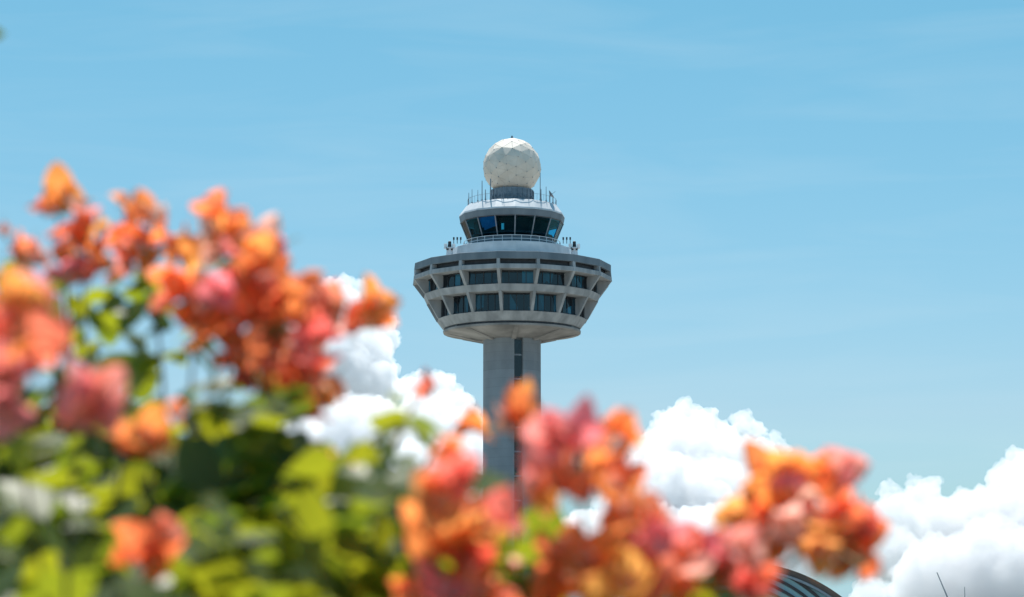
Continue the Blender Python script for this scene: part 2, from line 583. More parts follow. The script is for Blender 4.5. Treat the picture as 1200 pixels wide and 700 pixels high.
# roof rail, whips and instruments
b = bmesh.new()
for zz in (0.9,):
    add_ring(b, 32, 0, [(52.4 * SPX, z_cr + zz), (52.4 * SPX, z_cr + zz + 0.025), (52.2 * SPX, z_cr + zz + 0.025), (52 * SPX, z_cr + zz)])
for k in range(32):
    a = k * 2 * math.pi / 32
    add_tube(b, [radial(a, 52.2 * SPX, z_cr), radial(a, 52.2 * SPX, z_cr + 0.97)], 0.018, 5)
obj('roof_rail', b, M['metal'], tower)
for px, hgt, rad in ((549, 15, .05), (553, 17, .04), (560, 14, .04), (565, 24, .06), (569, 13, .06), (575, 25, .09), (590, 16, .04), (588, 13, .04), (633, 33, .055), (640, 18, .045), (634, 14, .05), (648, 11, .04), (652, 9, .04), (619, 14, .04)):
    dx = px - 600
    a = math.asin(max(-1, min(1, dx / 52.0)))
    b = bmesh.new()
    p0 = radial(a, 51.6 * SPX, z_cr)
    add_tube(b, [p0, p0 + Vector((0, 0, 0.4)), p0 + Vector((0, 0, hgt * SPX))], [rad * 1.5, rad * 1.2, rad * 0.8], 6)
    add_box(b, p0 + Vector((0, 0, 0.1)), (0.22, 0.22, 0.2))
    obj('whip_antenna', b, M['metal'], tower)
b = bmesh.new()                                # small dish at the right edge of the roof
p0 = radial(R_(60), 51.0 * SPX, z_cr)
add_tube(b, [p0, p0 + Vector((0, 0, 1.1))], 0.06, 6)
MD = Matrix.Translation(p0 + Vector((0.1, -0.1, 1.15))) @ Matrix.Rotation(R_(55), 4, 'Y')
bmesh.ops.create_cone(b, cap_ends=False, segments=16, radius1=0.06, radius2=0.62, depth=0.3, matrix=MD)
add_tube(b, [p0 + Vector((0.1, -0.1, 1.1)), p0 + Vector((0.75, -0.1, 1.6))], 0.03, 5)
dish = obj('roof_dish', b, M['metal'], tower)
# white sensor boxes with dark tops, not lamps, on both sides of the terrace
for s in (-1, 1):
    p0 = Vector((s * 72.0 * SPX, -5.0, z_roof_t + 0.2))
    b = bmesh.new()
    bmesh.ops.create_cone(b, cap_ends=True, segments=12, radius1=0.55, radius2=0.38, depth=1.7, matrix=Matrix.Translation(p0 + Vector((0, 0, 0.85))))
    bmesh.ops.create_cone(b, cap_ends=True, segments=12, radius1=0.62, radius2=0.62, depth=0.12, matrix=Matrix.Translation(p0 + Vector((0, 0, 1.55))))
    st = obj('sensor_stand', b, M['white'], tower)
    b = bmesh.new()
    bmesh.ops.create_cone(b, cap_ends=True, segments=12, radius1=0.28, radius2=0.22, depth=0.55, matrix=Matrix.Translation(p0 + Vector((0, 0, 1.95))))
    bmesh.ops.create_uvsphere(b, u_segments=10, v_segments=8, radius=0.24, matrix=Matrix.Translation(p0 + Vector((0, 0, 2.35))))
    add_box(b, p0 + Vector((-0.3, -0.35, 1.45)), (0.3, 0.3, 0.35))
    add_box(b, p0 + Vector((0.32, -0.3, 1.40)), (0.26, 0.3, 0.3))
    obj('sensor_head', b, M['dark'], st)
    b = bmesh.new()
    add_box(b, p0 + Vector((-0.55, 0.1, 1.85)), (0.45, 0.4, 0.7))
    add_box(b, p0 + Vector((0.55, 0.1, 1.85)), (0.45, 0.4, 0.65))
    obj('sensor_box', b, M['rail'], st)
    for dxp in (5, 9, 13):
        q0 = Vector((s * (72 - dxp) * SPX, -6.2, z_dr_t - 0.1))
        b = bmesh.new()
        add_tube(b, [q0, q0 + Vector((0, 0, 0.6))], 0.05, 5)
        add_box(b, q0 + Vector((0, 0, 0.7)), (0.22, 0.2, 0.35))
        obj('terrace_fitting', b, M['dark'], tower)  # small dark box on a short post by the railing

# radome drum and radome
z_rd_c = zE(196.1)
RR = 33.8 * SPX
z_cut = zE(224.5)
b = bmesh.new()
add_ring(b, 24, 0, [(25.2 * SPX, z_cr), (25.2 * SPX, z_cut + 0.1), (10 * SPX, z_cut + 0.1), (10 * SPX, z_cr)])
for k in range(24):
    a = k * 2 * math.pi / 24
    add_tube(b, [radial(a, 25.6 * SPX, z_cr + 0.02), radial(a, 25.6 * SPX, z_cut)], 0.06, 5)
    for zz in (0.25, 0.55):
        add_box(b, radial(a + 0.13, 25.4 * SPX, z_cr + (z_cut - z_cr) * zz), (0.34, 0.12, 0.22), Matrix.Rotation(a + 0.13, 4, 'Z'))
obj('radome_drum', b, M['metal'], tower)
b = bmesh.new()
rr_ = random.Random(4)
NP = 130
for i in range(NP):                            # irregular panels: jittered points on the sphere, joined into a hull
    zz = 1 - 2 * (i + 0.5) / NP
    th = i * 2.399963 + rr_.uniform(-0.16, 0.16)
    v = Vector((math.sqrt(1 - zz * zz) * math.cos(th), math.sqrt(1 - zz * zz) * math.sin(th), zz)) + Vector((rr_.gauss(0, .03), rr_.gauss(0, .03), rr_.gauss(0, .03)))
    b.verts.new(v.normalized() * RR * 1.012)
bmesh.ops.convex_hull(b, input=b.verts[:])
hubs = [v.co.copy() for v in b.verts]
bmesh.ops.bisect_plane(b, geom=b.verts[:] + b.edges[:] + b.faces[:], plane_co=(0, 0, z_cut - z_rd_c), plane_no=(0, 0, 1), clear_inner=True)
bmesh.ops.inset_individual(b, faces=b.faces[:], thickness=0.07, depth=0.03)
rad_o = obj('radome', b, M['radome'], tower, (0, 0, z_rd_c))
b = bmesh.new()
for h in hubs:
    if h.z > z_cut - z_rd_c + 0.3:
        bmesh.ops.create_icosphere(b, subdivisions=1, radius=0.085, matrix=Matrix.Translation(h * 0.997))
obj('hub_bolt', b, M['metal'], rad_o)['kind'] = 'stuff'
b = bmesh.new()
bmesh.ops.create_cone(b, cap_ends=True, segments=10, radius1=0.22, radius2=0.12, depth=0.5, matrix=Matrix.Translation((0, 0, RR + 0.2)))
obj('top_knob', b, M['metal'], rad_o)  # plain metal knob on top of the radome

# shaft with a glazed slit
b = bmesh.new()
RS = 33.6
slit0, slit1 = math.asin(2.6 / RS), math.asin(13.0 / RS)
seg = 40
angs = [slit1 + (2 * math.pi - (slit1 - slit0)) * i / seg for i in range(seg + 1)]
prof = [(math.sin(a) * RS * SPX, -math.cos(a) * RS * SPX) for a in angs]
prof += [(math.sin(slit0) * (RS - 7) * SPX, -math.cos(slit0) * (RS - 7) * SPX), (math.sin(slit1) * (RS - 7) * SPX, -math.cos(slit1) * (RS - 7) * SPX)]
prof = prof[:-2] + [prof[-2], prof[-1]]
nz_ = 26
rows = []
for j in range(nz_ + 1):
    z = (z_bowl + 0.35) * j / nz_
    rows.append([b.verts.new((x, y, z)) for x, y in prof])
for r0, r1 in zip(rows, rows[1:]):
    for i in range(len(prof)):
        i2 = (i + 1) % len(prof)
        b.faces.new((r0[i], r0[i2], r1[i2], r1[i]))
b.faces.new(rows[0][::-1]); b.faces.new(rows[-1])


def shaft_mat():
    m, n, out = mat('shaft_concrete')
    p = n.nodes.new('ShaderNodeBsdfPrincipled')
    tc = n.nodes.new('ShaderNodeTexCoord')
    nz = n.nodes.new('ShaderNodeTexNoise')
    nz.inputs['Scale'].default_value = 0.4
    nz.inputs['Detail'].default_value = 8
    mp = n.nodes.new('ShaderNodeMapping')
    mp.inputs['Scale'].default_value = (1, 1, 0.5)
    n.links.new(tc.outputs['Object'], mp.inputs[0])
    n.links.new(mp.outputs[0], nz.inputs['Vector'])
    # pour bands: one tone per lift of formwork
    sx = n.nodes.new('ShaderNodeSeparateXYZ')
    n.links.new(tc.outputs['Object'], sx.inputs[0])
    dv = n.nodes.new('ShaderNodeMath'); dv.operation = 'DIVIDE'; dv.inputs[1].default_value = 1.2
    n.links.new(sx.outputs['Z'], dv.inputs[0])
    fl = n.nodes.new('ShaderNodeMath'); fl.operation = 'FLOOR'
    n.links.new(dv.outputs[0], fl.inputs[0])
    wn = n.nodes.new('ShaderNodeTexWhiteNoise'); wn.noise_dimensions = '1D'
    n.links.new(fl.outputs[0], wn.inputs['W'])
    fr = n.nodes.new('ShaderNodeMath'); fr.operation = 'FRACT'
    n.links.new(dv.outputs[0], fr.inputs[0])
    lt = n.nodes.new('ShaderNodeMath'); lt.operation = 'LESS_THAN'; lt.inputs[1].default_value = 0.06
    n.links.new(fr.outputs[0], lt.inputs[0])
    a1 = n.nodes.new('ShaderNodeMath'); a1.operation = 'MULTIPLY_ADD'; a1.inputs[1].default_value = 0.30; 
    n.links.new(wn.outputs['Value'], a1.inputs[0]); n.links.new(nz.outputs['Fac'], a1.inputs[2])
    a2 = n.nodes.new('ShaderNodeMath'); a2.operation = 'MULTIPLY_ADD'; a2.inputs[1].default_value = -0.18
    n.links.new(lt.outputs[0], a2.inputs[0]); n.links.new(a1.outputs[0], a2.inputs[2])
    cr = n.nodes.new('ShaderNodeValToRGB')
    cr.color_ramp.elements[0].position = 0.35
    cr.color_ramp.elements[1].position = 1.0
    cr.color_ramp.elements[0].color = (0.12, 0.142, 0.162, 1)
    cr.color_ramp.elements[1].color = (0.20, 0.23, 0.255, 1)
    n.links.new(a2.outputs[0], cr.inputs[0])
    n.links.new(cr.outputs[0], p.inputs['Base Color'])
    p.inputs['Roughness'].default_value = 0.85
    n.links.new(p.outputs[0], out.inputs['Surface'])
    return m


shaft = obj('shaft', b, shaft_mat(), tower)
b = bmesh.new()
am = (slit0 + slit1) / 2
rg = (RS - 4.5) * SPX * math.cos((slit1 - slit0) / 2)
gw = 2 * (RS - 4) * SPX * math.sin((slit1 - slit0) / 2) - 0.06
add_box(b, radial(am, rg, (z_bowl - 0.2) / 2), (gw, 0.06, z_bowl - 0.4), Matrix.Rotation(am, 4, 'Z'))
sg = obj('slit_window', b, M['slit_glass'], tower)
z = 2.0
while z < z_bowl - 1:
    b = bmesh.new()
    add_box(b, radial(am, rg + 0.05, z), (gw - 0.02, 0.12, 0.22), Matrix.Rotation(am, 4, 'Z'))
    obj('transom', b, M['metal'], sg)
    z += 3.3

# ------------------------------------------------------------------ arched hall, low on the right
hall = empty('arched_hall', (0, 0, 0))
tag(hall, 'arched hall roof with dark curved louvres over blue glass, low behind the right flowers', 'building')
HY = 300.0
hc = at(868, 857, HY)
hs = HY / FPX * 0.996
RH = 195 * hs
hall.location = (hc.x, HY, 0)
zc = hc.z


def arch(bm, r0, r1, y0, y1, zmin=0.0, n=64, xc=0.0, zc=zc):
    """solid arch band between two radii from y0 to y1, cut off at the ground"""
    def half(r):
        return math.acos(max(-1, min(1, (zmin - zc) / r)))
    h0, h1 = half(r0), half(r1)
    rows = []
    for i in range(n + 1):
        u = -1 + 2 * i / n
        c = [(r0, h0 * u, y0), (r1, h1 * u, y0), (r1, h1 * u, y1), (r0, h0 * u, y1)]
        rows.append([bm.verts.new((xc + r * math.sin(a), y, zc + r * math.cos(a))) for r, a, y in c])
    for A, B in zip(rows, rows[1:]):
        for j in range(4):
            bm.faces.new((A[j], A[(j + 1) % 4], B[(j + 1) % 4], B[j]))
    bm.faces.new(rows[0]); bm.faces.new(rows[-1][::-1])


b = bmesh.new(); arch(b, RH - 0.75, RH, -0.9, 60.0)
obj('roof', b, noisy('brown_roof', (0.06, 0.045, 0.04), (0.11, 0.075, 0.06), 0.4, 0.6), hall)
b = bmesh.new(); arch(b, RH - 1.05, RH - 0.754, -1.2, -0.6)
obj('roof_edge', b, M['metal'], hall)
b = bmesh.new()
pv = []
na = 48
ha = math.acos(-zc / (RH - 0.5)) if abs(zc) < RH else 1.2
for i in range(na + 1):
    a = ha * (-1 + 2 * i / na)
    pv.append(((RH - 0.5) * math.sin(a), zc + (RH - 0.5) * math.cos(a)))
f0 = [b.verts.new((x, 0.0, z)) for x, z in pv]
f1 = [b.verts.new((x, 0.12, z)) for x, z in pv]
b.faces.new(f0); b.faces.new(f1[::-1])
for i in range(na + 1):
    b.faces.new((f0[i], f1[i], f1[(i + 1) % (na + 1)], f0[(i + 1) % (na + 1)]))
gm_, gn, gout = mat('blue_hall_glass')
gp = gn.nodes.new('ShaderNodeBsdfPrincipled')
gp.inputs['Base Color'].default_value = (0.16, 0.36, 0.44, 1)
gp.inputs['Roughness'].default_value = 0.12
gp.inputs['Specular IOR Level'].default_value = 0.8
gn.links.new(gp.outputs[0], gout.inputs['Surface'])
obj('glass_gable', b, gm_, hall)
r = 163 * hs
xl = -17 * hs
zl = at(868, 821, HY).z
while r > abs(zl) + 0.8:
    b = bmesh.new()
    arch(b, r - 0.36, r, -0.55, -0.12, 0.02, 48, xl, zl)
    obj('louvre', b, M['dark'], hall)
    r -= 0.95

# two thin poles far right
for nm, (xt, yt), (xb, yb), Y, rad, lab in (
        ('leaning_mast', (1098, 671), (1151, 797), 140.0, 0.035, 'thin grey mast leaning to the left, low at the right edge against the cloud'),
        ('thin_pole', (1130.5, 688), (1131.5, 797), 140.0, 0.022, 'short upright hairline pole just right of the leaning mast')):
    p0, p1 = at(xb, yb, Y), at(xt, yt, Y)
    p0.z = 0.0
    root = empty(nm, p0)
    tag(root, lab, 'pole')
    b = bmesh.new()
    add_tube(b, [Vector(), (p1 - p0) * 0.5, p1 - p0], [rad * 2.4, rad * 1.5, rad * 0.8], 8)
    obj('shaft', b, M['metal'], root)
    b = bmesh.new()
    bmesh.ops.create_cone(b, cap_ends=True, segments=16, radius1=0.22, radius2=0.16, depth=0.12, matrix=Matrix.Translation((0, 0, 0.07)))
    obj('base_plate', b, M['metal'], root)

# ------------------------------------------------------------------ clouds
CD = 12000.0


def cloud(name, label, lumps, seed, dist=CD, vox=5.2, m='cloud'):
    rnd = random.Random(seed)
    s = dist / FPX
    b = bmesh.new()
    c0 = at(lumps[0][0], lumps[0][1], dist)
    for x, y, r in lumps:
        c = at(x, y, dist - (y - 450) * s * 1.5 + rnd.uniform(-0.4, 0.4) * r * s)
        bmesh.ops.create_icosphere(b, subdivisions=3, radius=r * s, matrix=Matrix.Translation(c - c0))
        for _ in range(int(9 + r * 0.8)):
            d = Vector((rnd.gauss(0, 1), rnd.gauss(0, 1), rnd.gauss(0.25, 1))).normalized()
            rr = r * s * rnd.uniform(0.13, 0.36)
            bmesh.ops.create_icosphere(b, subdivisions=2, radius=rr, matrix=Matrix.Translation(c - c0 + d * (r * s - rr * 0.45)))
    o = obj(name, b, M[m], None, c0)
    rm = o.modifiers.new('remesh', 'REMESH')
    rm.mode = 'VOXEL'
    rm.voxel_size = vox
    for i, (sz, st) in enumerate(((110, 40), (58, 38), (28, 23), (13, 10))):
        t = bpy.data.textures.new('billow', 'VORONOI')
        t.noise_scale = sz
        t.weight_1 = 1.0
        dm = o.modifiers.new('billow', 'DISPLACE')
        dm.texture = t
        dm.texture_coords = 'LOCAL'
        dm.strength = -st
        dm.mid_level = 0.45
    rm2 = o.modifiers.new('remesh2', 'REMESH')
    rm2.mode = 'VOXEL'
    rm2.voxel_size = vox
    dg = bpy.context.evaluated_depsgraph_get()
    me = bpy.data.meshes.new_from_object(o.evaluated_get(dg))
    o.modifiers.clear()
    o.data = me
    for p in me.polygons: p.use_smooth = True
    tag(o, label, 'cloud')
    return o


cloud('cumulus_cloud', 'tall bright white cumulus cloud rising behind the orange flowers left of the tower shaft',
      [(403, 336, 15), (385, 338, 15), (425, 340, 14), (438, 350, 14), (355, 345, 18), (400, 365, 34), (432, 390, 33), (452, 402, 20), (400, 430, 60), (432, 455, 42), (350, 425, 45), (490, 462, 26), (515, 458, 23), (533, 474, 22), (548, 497, 24), (500, 515, 52), (556, 545, 42), (420, 540, 70), (345, 545, 65), (490, 610, 80), (580, 610, 55), (400, 660, 90), (540, 690, 80)], 3)
cloud('cumulus_cloud', 'heaped white cumulus cloud right of the tower, between the two right flower clumps',
      [(800, 494, 24), (778, 502, 20), (824, 503, 24), (850, 512, 16), (871, 496, 16), (886, 507, 16), (906, 518, 12), (919, 521, 9), (762, 532, 24), (742, 556, 20), (800, 545, 52), (850, 548, 42), (886, 548, 33), (780, 590, 52), (840, 605, 60), (900, 600, 48), (735, 625, 45), (820, 670, 70), (690, 650, 50), (920, 650, 40), (660, 690, 60)], 5)
cloud('cumulus_cloud', 'broad pale cumulus bank at the right edge above the leaning mast',
      [(1042, 573, 13), (1075, 572, 13), (1092, 570, 13), (1085, 590, 24), (1130, 580, 11), (1125, 596, 22), (1050, 610, 30), (1105, 625, 38), (1158, 596, 26), (1178, 566, 24), (1194, 545, 20), (1216, 552, 28), (1165, 625, 48), (1212, 606, 58), (1045, 650, 32), (1100, 690, 50), (1170, 690, 66), (1250, 640, 80), (1270, 580, 40), (1020, 700, 22)], 11, 15000.0, 6.4, 'hazy_cloud')

# ------------------------------------------------------------------ bougainvillea
def make_flower_mesh(seed, hue):
    """three papery ovate bracts in a loose cup, a thin cream tube inside; unit bract length, axis +Z"""
    rnd = random.Random(seed)
    b = bmesh.new()
    twist = rnd.uniform(0, 2)
    for k in range(3):
        az = k * 2 * math.pi / 3 + rnd.uniform(-0.25, 0.25) + twist
        open_ = rnd.uniform(0.40, 1.15)
        curl = rnd.uniform(-0.2, 0.7)
        wd = rnd.uniform(0.40, 0.50)
        L = rnd.uniform(0.88, 1.08)
        tip = rnd.uniform(-0.2, 0.2)
        nu, nv = 8, 6
        ca, sa = math.cos(az), math.sin(az)
        grid = []
        for i in range(nu + 1):
            u = i / nu
            ang = open_ + curl * u
            rr = L * (u * math.sin(open_ + curl * u * 0.5))
            zz = L * (u * math.cos(open_ + curl * u * 0.5))
            hw = wd * (math.sin(math.pi * min(1, u ** 0.72 * 0.97 + 0.02)) ** 0.75) * L
            if i == nu: hw = 0.01
            row = []
            for j in range(nv + 1):
                v = -1 + 2 * j / nv
                cup = 0.16 * v * v * hw / wd
                ruf = 0.05 * math.sin(5 * u + 4 * v + seed) * abs(v)
                x = rr - (cup + ruf) * math.cos(ang) + tip * u * u * 0.2
                z = zz + (cup + ruf) * math.sin(ang)
                y = v * hw
                row.append(b.verts.new((x * ca - y * sa, x * sa + y * ca, z)))
            grid.append(row)
        for i in range(nu):
            for j in range(nv):
                b.faces.new((grid[i][j], grid[i][j + 1], grid[i + 1][j + 1], grid[i + 1][j]))
    for k in range(3):
        a = k * 2.1 + 0.6
        e = Vector((0.16 * math.cos(a), 0.16 * math.sin(a), 0.62))
        add_tube(b, [Vector((0, 0, 0.02)), e * 0.5, e], [0.03, 0.035, 0.05], 5)
        for f in list(b.faces)[-12:]: f.material_index = 1
    add_tube(b, [Vector((0.02, 0.05, -0.5)), Vector((0, 0, -0.2)), Vector((0, 0, 0.05))], 0.025, 5)
    for f in list(b.faces)[-12:]: f.material_index = 2
    me = bpy.data.meshes.new('flower')
    b.to_mesh(me); b.free()
    for m_ in (HUES[hue], HUES['w'], M['green_stem']): me.materials.append(m_)
    for p in me.polygons: p.use_smooth = True
    return me


FLW = {h: [make_flower_mesh(i * 7 + ord(h), h) for i in range(6)] for h in HUES}


def add_leaf(b, pos, d, nrm, L, rnd):
    """ovate leaf: short stalk, folded along the midrib, tip curling down"""
    d = d.normalized()
    s = d.cross(nrm).normalized()
    n = s.cross(d).normalized()
    curl = rnd.uniform(-0.1, 0.35)
    fold = rnd.uniform(0.05, 0.30)
    wd = rnd.uniform(0.34, 0.44)
    prof = ((0.0, 0.02), (0.15, 0.62), (0.35, 1.0), (0.58, 0.86), (0.80, 0.46), (1.0, 0.01))
    rows = []
    for u, h in prof:
        c = pos + d * (u * L) - n * (curl * u * u * L)
        hw = h * wd * L
        rows.append([b.verts.new(c - s * hw + n * (fold * hw)), b.verts.new(c), b.verts.new(c + s * hw + n * (fold * hw))])
    for A, B in zip(rows, rows[1:]):
        b.faces.new((A[0], A[1], B[1], B[0]))
        b.faces.new((A[1], A[2], B[2], B[1]))


def bez(p0, p1, p2, p3, n=10):
    out = []
    for i in range(n + 1):
        t = i / n
        out.append(p0 * (1 - t) ** 3 + p1 * 3 * t * (1 - t) ** 2 + p2 * 3 * t * t * (1 - t) + p3 * t ** 3)
    return out


def px_m(Y):
    return Y / FPX


class Shrub:
    def __init__(self, name, label, base):
        self.root = empty(name, base)
        tag(self.root, label, 'flowering shrub', 'bougainvillea shrubs in the foreground')
        self.base = Vector(base)
        self.leaf = bmesh.new()
        self.stem = bmesh.new()
        self.rnd = random.Random(name + label)

    def stem_to(self, p, r0=0.006, r1=0.0014, leaves=6, Lm=0.045, frm=None):
        rnd = self.rnd
        b0 = Vector((rnd.uniform(-0.12, 0.12), rnd.uniform(-0.10, 0.10), 0.0))
        q = p - self.base
        mid = b0.lerp(q, 0.5)
        pts = bez(b0, Vector((b0.x * 1.5, b0.y * 1.5 + 0.05, q.z * 0.5)), Vector((q.x * 0.75 + rnd.uniform(-.05, .05), q.y + rnd.uniform(0.0, .15), q.z * 0.88)), q, 14)
        if frm:
            k = at(frm[0], frm[1], self.base.y) - self.base
            pts = bez(b0, Vector((b0.x * 1.5, b0.y * 1.5, k.z * 0.5)), k.lerp(b0, 0.3), k, 10)[:-1] + bez(k, k.lerp(q, 0.4) + Vector((0, 0, 0.012)), k.lerp(q, 0.75) + Vector((0, 0, 0.016)), q, 8)
        n = len(pts)
        add_tube(self.stem, pts, [r0 + (r1 - r0) * i / (n - 1) for i in range(n)], 6)
        for k in range(leaves):
            i = rnd.randint(n - 5, n - 2)
            self.leaf_at(pts[i] + self.base, rnd.uniform(0.8, 1.2) * Lm)
        return pts

    def leaf_at(self, p, L, d=None, nrm=None):
        rnd = self.rnd
        if d is None:
            d = Vector((rnd.gauss(0, 1), rnd.gauss(0, 1), rnd.gauss(-0.15, 0.55)))
        if nrm is None:
            nrm = Vector((rnd.gauss(0, 0.65), rnd.gauss(-0.05, 0.7), 0.9))
        if d.cross(nrm).length < 0.1: d = d + Vector((0.5, 0.3, 0))
        add_leaf(self.leaf, p - self.base, d, nrm, L, rnd)

    def spray(self, items, Y, dy=0.06, extra=0.6, frm=None, leaves=4, k=1.0):
        """one flowering branch tip: items are (x, y, size, hue) as they stand in the photo, at distance about Y"""
        rnd = self.rnd
        cx = sum(i[0] for i in items) / len(items)
        cy = sum(i[1] for i in items) / len(items)
        pc = at(cx, cy + 14, Y + 0.03)
        self.stem_to(pc, leaves=leaves, frm=frm, Lm=0.038)
        b = bmesh.new()
        sp_pos = []
        todo = []
        for x, y, s, h in items:
            s *= k
            todo.append((x, y, s, h, rnd.uniform(-dy, dy)))
            if rnd.random() < extra * 0.6 and s > 28:
                todo.append((x + rnd.gauss(0, s * 0.22), y + rnd.gauss(3, s * 0.2), s * rnd.uniform(0.65, 0.9), h if rnd.random() < 0.55 else rnd.choice('ocopwc'), dy + rnd.uniform(0.0, 0.08)))  # some fillers turn pale, painting in the highlights between blooms
        for x, y, s, h, off in todo:
            p = at(x, y, Y + off)
            add_tube(b, [Vector(), (p - pc) * 0.5 + Vector((rnd.uniform(-.008, .008), rnd.uniform(-.008, .008), -0.006)), p - pc], [0.0014, 0.0012, 0.0009], 5)
        spo = obj('flower_spray', b, M['green_stem'], self.root, pc - self.base)
        for x, y, s, h, off in todo:
            p = at(x, y, Y + off)
            L = s / 1.14 * px_m(Y)
            ax = Vector((rnd.gauss(0, 0.6), rnd.gauss(-0.35, 0.6), rnd.gauss(0.15, 0.6)))
            if ax.length < 0.2: ax = Vector((0, -1, 0.3))
            ax.normalize()
            f = link('flower', rnd.choice(FLW[h]), spo)
            q = ax.to_track_quat('Z', 'Y') @ Quaternion((0, 0, 1), rnd.uniform(0, 6.28))
            f.rotation_mode = 'QUATERNION'
            f.rotation_quaternion = q
            f.location = p - pc - ax * (0.45 * L)
            f.scale = (L, L, L)

    def leaves_px(self, x, y, Y, n, sx, sy, sY=0.08, Lm=0.05, **k):
        for _ in range(n):
            p = at(self.rnd.gauss(x, sx), self.rnd.gauss(y, sy), Y + self.rnd.uniform(-sY, sY))
            self.leaf_at(p, Lm * self.rnd.uniform(0.75, 1.25), **k)

    def done(self):
        obj('foliage', self.leaf, M['leaf'], self.root, recalc=False, smooth=True)
        obj('stem', self.stem, M['stem'], self.root, smooth=True)


def interp(poly, x):
    for (x0, y0), (x1, y1) in zip(poly, poly[1:]):
        if x0 <= x <= x1:
            return y0 + (y1 - y0) * (x - x0) / (x1 - x0)
    return poly[0][1] if x < poly[0][0] else poly[-1][1]


A = Shrub('bougainvillea_shrub', 'taller bougainvillea on the left, orange and pink blooms above yellow green leaves', (-0.36, 2.45, 0))
A.spray([(70, 228, 46, 'o'), (46, 241, 22, 'o'), (92, 238, 26, 'w'), (60, 238, 30, 'o')], 2.5, 0.02, 0.3)
A.spray([(98, 258, 32, 'r'), (118, 262, 30, 'y'), (85, 272, 36, 'o'), (100, 285, 36, 'o'), (68, 286, 24, 'p'), (80, 315, 40, 'p'), (100, 318, 36, 'c'), (116, 306, 34, 'y'), (112, 290, 30, 'o'), (75, 298, 30, 'o')], 2.45, 0.03, 0.5)
A.spray([(27, 293, 38, 'o'), (36, 288, 26, 'c'), (47, 302, 24, 'w'), (5, 270, 22, 'w'), (22, 318, 24, 'w')], 2.4, 0.02, 0.2, (60, 380), 0)
A.spray([(20, 372, 74, 'c'), (44, 352, 64, 'p'), (62, 392, 62, 'c'), (8, 400, 64, 'o'), (30, 420, 60, 'c'), (4, 440, 64, 'p'), (10, 485, 56, 'p'), (18, 340, 44, 'o'), (-20, 380, 70, 'c'), (-15, 450, 70, 'p'), (30, 390, 60, 'o')], 1.75, 0.05, 0.6)
A.spray([(142, 236, 26, 'o'), (170, 244, 40, 'o'), (158, 254, 34, 'o'), (186, 254, 32, 'w'), (145, 274, 34, 'o'), (165, 282, 36, 'r'), (150, 296, 34, 'y'), (145, 308, 30, 'p'), (183, 272, 34, 'o'), (195, 290, 40, 'o'), (210, 284, 36, 'o'), (225, 292, 36, 'y'), (172, 304, 30, 'o')], 2.5, 0.04, 0.5)
A.spray([(248, 240, 44, 'o'), (272, 250, 36, 'o'), (240, 268, 34, 'w'), (262, 268, 44, 'o'), (282, 268, 40, 'o'), (306, 275, 44, 'w'), (320, 290, 42, 'p'), (300, 298, 44, 'o'), (250, 294, 36, 'w'), (268, 290, 30, 'p'), (318, 308, 38, 'o'), (284, 288, 36, 'o')], 2.35, 0.05, 0.6)
A.spray([(205, 328, 44, 'o'), (217, 345, 44, 'o'), (235, 350, 32, 'w'), (195, 350, 28, 'c'), (225, 370, 40, 'o'), (240, 385, 42, 'o'), (255, 340, 42, 'p'), (275, 330, 44, 'c'), (235, 330, 36, 'o'), (256, 372, 40, 'o'), (230, 402, 30, 'o')], 2.3, 0.06, 0.6)
A.spray([(300, 325, 48, 'o'), (322, 340, 50, 'o'), (346, 333, 44, 'o'), (370, 345, 44, 'c'), (386, 350, 40, 'c'), (292, 360, 48, 'o'), (310, 376, 50, 'c'), (275, 372, 44, 'c'), (336, 362, 40, 'o'), (362, 378, 44, 'c'), (376, 392, 40, 'c'), (322, 400, 44, 'c'), (362, 415, 46, 'c'), (300, 408, 40, 'r'), (272, 398, 36, 'r')], 2.3, 0.07, 0.7, None, 3, 1.1)
A.spray([(285, 430, 30, 'o'), (312, 430, 34, 'o'), (345, 430, 42, 'c'), (370, 425, 42, 'c'), (362, 455, 46, 'y'), (386, 455, 40, 'o'), (343, 460, 42, 'o'), (365, 482, 34, 'r'), (288, 445, 30, 'c'), (311, 452, 30, 'y'), (262, 418, 36, 'r'), (345, 405, 40, 'c')], 2.3, 0.05, 0.6, None, 3, 1.1)
A.spray([(442, 352, 46, 'o'), (422, 368, 44, 'o'), (452, 374, 30, 'r'), (412, 380, 34, 'w'), (394, 384, 24, 'w'), (432, 362, 40, 'o')], 2.5, 0.03, 0.4, (335, 425), 0)
A.spray([(98, 466, 92, 'p'), (88, 474, 74, 'c'), (118, 462, 64, 'p')], 1.7, 0.015, 0.0, None, 2, 0.95)
A.spray([(158, 503, 66, 'o'), (174, 510, 56, 'o'), (165, 520, 40, 'r'), (207, 478, 26, 'c')], 1.95, 0.02, 0.3)
A.spray([(178, 636, 70, 'o'), (145, 652, 34, 'o'), (182, 655, 50, 'r'), (190, 625, 46, 'o')], 1.85, 0.02, 0.2)
A.spray([(380, 533, 28, 'c'), (370, 528, 18, 'w'), (414, 555, 22, 'w')], 2.2, 0.02, 0.0)
A.spray([(499, 450, 34, 'c')], 2.6, 0.0, 0.0, (455, 540), 0)
